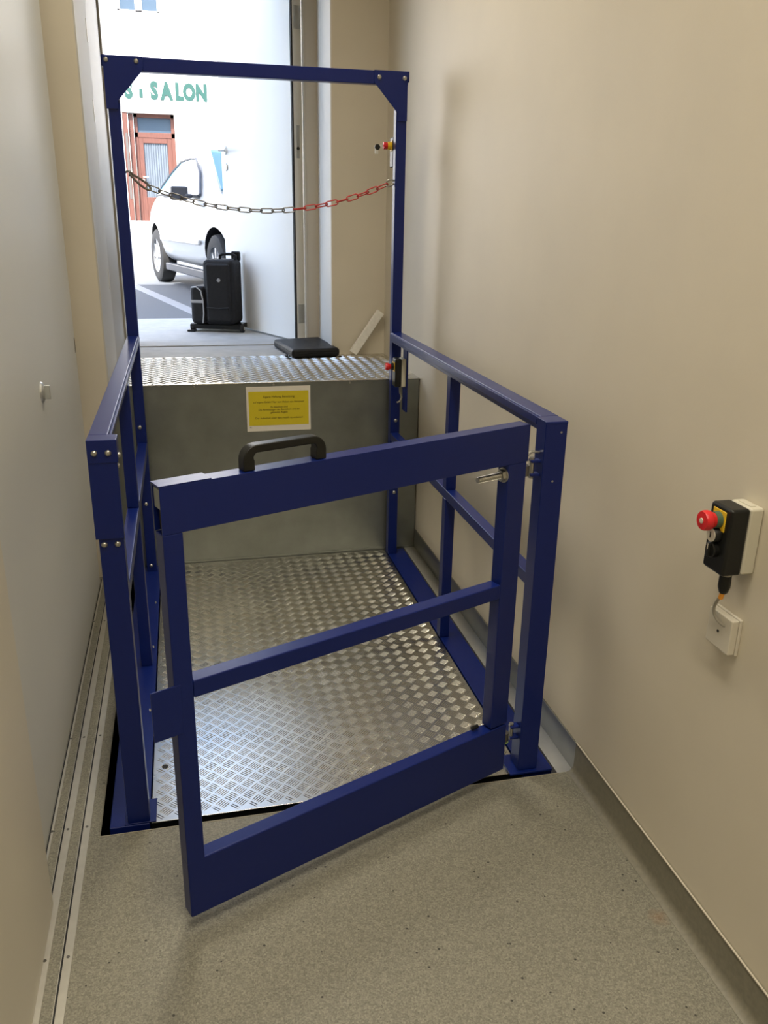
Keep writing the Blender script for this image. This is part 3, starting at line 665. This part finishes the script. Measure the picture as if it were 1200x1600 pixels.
# catenary-like parabola through low point
def cz(x):
    t = (x-ra.x)/(rb.x-ra.x); return ra.z+(rb.z-ra.z)*t-4*.100*t*(1-t)
pts = []; N = 400
xs = [ra.x+(rb.x-ra.x)*i/N for i in range(N+1)]
P3 = [Vector((x, YC, cz(x))) for x in xs]
acc = [0]
for p, q in zip(P3, P3[1:]): acc.append(acc[-1]+(q-p).length)
tot = acc[-1]; pitch = .046; nl = int(tot/pitch); pitch = tot/nl
lm = link_mesh(.055, .020, .0030)
base = {}
for key, mm in (('g', m_zinc_d), ('r', m_redp)):
    q = MB().tube(lm, .0028, 6, closed=True); me = bpy.data.meshes.new('link'); me.from_pydata(q.v, [], q.f); me.shade_smooth(); me.materials.append(mm); base[key] = me
for i in range(nl):
    s = (i+.5)*pitch; j = min(range(N+1), key=lambda k: abs(acc[k]-s)); j = max(1, min(N-1, j))
    d = (P3[j+1]-P3[j-1]).normalized(); a = math.atan2(d.z, d.x)
    o = bpy.data.objects.new('link', base['g' if s/tot < .60 else 'r']); C.objects.link(o); o.parent = ch
    o.location = P3[j]-ORG[ch]
    roll = (R(68) if i % 2 else R(-14))+R(random.uniform(-16, 16))
    o.rotation_euler = (Matrix.Rotation(-a, 4, 'Y') @ Matrix.Rotation(roll+PI/2*0, 4, 'X') @ Matrix.Rotation(PI/2*0, 4, 'Z')).to_euler() if True else (0, 0, 0)
    # link lies in its local xy plane: turn so that alternate links show their face
    o.rotation_euler = (Matrix.Rotation(-a, 4, 'Y') @ Matrix.Rotation(PI/2+roll, 4, 'X')).to_euler()
def snap(p0, p1, wd, parent, name, r=.0042):
    d = (p1-p0); L = d.length; a = math.atan2(d.z, d.x); mid = (p0+p1)/2; pts = []
    for k in range(20):
        t = 2*PI*k/20; u = math.cos(t); ww = wd*(.75+.35*u)
        pts.append(mid+Vector((math.cos(a)*u*L/2-math.sin(a)*math.sin(t)*ww/2, math.sin(t)*.006, math.sin(a)*u*L/2+math.cos(a)*math.sin(t)*ww/2)))
    return MB().tube(pts, r, 8, closed=True).build(name, m_zinc if name == 'shackle' else m_zinc_d, parent, smooth=True)
snap(Vector((-.545, YC, 1.748)), Vector((-.468, YC, 1.690)), .026, ch, 'snap_hook', .0048)
MB().tube([(-.562, YC, 1.752), (-.553, YC, 1.757), (-.543, YC, 1.756), (-.536, YC, 1.749), (-.540, YC, 1.742), (-.550, YC, 1.742)], .0045).build('eye_bolt', m_zinc_d, ch, smooth=True)
snap(Vector((.566, YC, 1.745)), Vector((.524, YC, 1.734)), .030, ch, 'shackle', .0042)

# ------------------------------------------------------------------ black cushion on the landing
cu = empty('seat_cushion', (.30, 2.72, ZL+.0015), R(-3)); tag(cu, 'flat black leather cushion lying on the tread plate landing', 'cushion')
poly = [(-.178, .20), (-.10, -.215), (.165, -.165), (.10, .30)]
def inset(pl, s): 
    c = (sum(p[0] for p in pl)/4, sum(p[1] for p in pl)/4); return [(c[0]+(p[0]-c[0])*s, c[1]+(p[1]-c[1])*s) for p in pl]
mbc = MB(); mbc.prism(poly, 'z', 0, .046); mbc.build('cover', m_leather, cu, bevel=.017, seg=5, local=True)
pp_ = [(x, y, .024) for x, y in inset(poly, 1.0)]
MB().tube([Vector(p) for q in range(4) for p in [tuple(a+(b-a)*f_ for a, b in zip(pp_[q], pp_[(q+1) % 4])) for f_ in (.06, .35, .65, .94)]], .0022, 6, closed=True).build('seam', m_leather, cu, local=True)

# ------------------------------------------------------------------ white foam strip leaning in the corner
fs = empty('foam_strip', (.535, 2.60, ZL)); tag(fs, 'white foam strip leaning in the corner beside the black cushion', 'strip')
p0 = Vector((.537, 2.596, ZL+.012)); p1 = Vector((.694, 2.606, 1.105)); d = (p1-p0).normalized(); nrm = Vector((0, 1, 0)); sidev = d.cross(nrm).normalized()
q = MB(); vv = []
for p in (p0, p1):
    for a, b in ((-1, -1), (1, -1), (1, 1), (-1, 1)): vv.append(p+sidev*a*.021+nrm*b*.014)
q.add(vv, [(0,1,2,3), (4,5,6,7), (0,1,5,4), (1,2,6,5), (2,3,7,6), (3,0,4,7)])
q.build('strip_body', m_foam, fs, bevel=.002)

# ------------------------------------------------------------------ trolley backpack outside
bag = empty('trolley_bag', (-.125, 3.70, ZL), R(-20)); tag(bag, 'black trolley backpack standing against the open white door', 'bag')
def bb(*a): return MB().box(*a)
bb(-.085, .120, -.09, .115, .045, .455).build('body', m_bagc, bag, bevel=.035, seg=4, local=True)
bb(-.058, .098, -.114, -.08, .07, .43).build('front_panel', m_bagc, bag, bevel=.02, seg=3, local=True)
sp_ = bb(-.172, -.070, -.098, .085, .05, .29).build('side_pocket', m_bagc, bag, bevel=.03, seg=3, local=True)
arc = [(-.090, -.101, .06), (-.082, -.103, .12), (-.082, -.103, .20), (-.095, -.102, .262), (-.125, -.099, .285), (-.160, -.085, .280), (-.172, -.06, .25)]
MB().tube(arc, .005, 6).build('piping', m_bagg, sp_, smooth=True, local=True)
MB().box(-.165, -.085, -.1035, -.096, .185, .203).build('reflective_band', m_bagg, sp_, bevel=.002, local=True)
MB().lathe([(0, .003), (.011, .002), (.012, 0)], (.03, -.114, .33), (0, -1, 0), 14).build('badge', m_bagg, bag, smooth=True, local=True)
MB().tube([(.01, 0, .45), (.01, 0, .475), (.03, 0, .485), (.09, 0, .485), (.11, 0, .475), (.11, 0, .45)], .010, 8).build('grab_handle', m_bagc, bag, smooth=True, local=True)
bb(.06, .12, .07, .10, .44, .50).build('pull_handle', m_blackp, bag, bevel=.01, local=True)
bb(-.19, .15, -.075, .10, .018, .05).build('wheel_frame', m_blackp, bag, bevel=.008, local=True)
for x in (-.175, .155):
    MB().lathe([(0, -.012), (.024, -.012), (.027, -.008), (.027, .008), (.024, .012), (0, .012)], (x, -.05, .027), (1, 0, 0), 20).build('wheel', m_tyre, bag, smooth=True, local=True)
MB().lathe([(0, .002), (.012, .001), (.013, 0)], (.168, -.05, .027), (1, 0, 0), 12).build('wheel_hub', m_white, bag, smooth=True, local=True)
bb(-.20, -.15, -.10, -.05, 0, .014).build('foot', m_blackp, bag, bevel=.004, local=True)
MB().tube([(-.055, -.116, .16), (.02, -.117, .155), (.09, -.116, .16)], .004, 6).build('zip', m_blackp, bag, smooth=True, local=True)
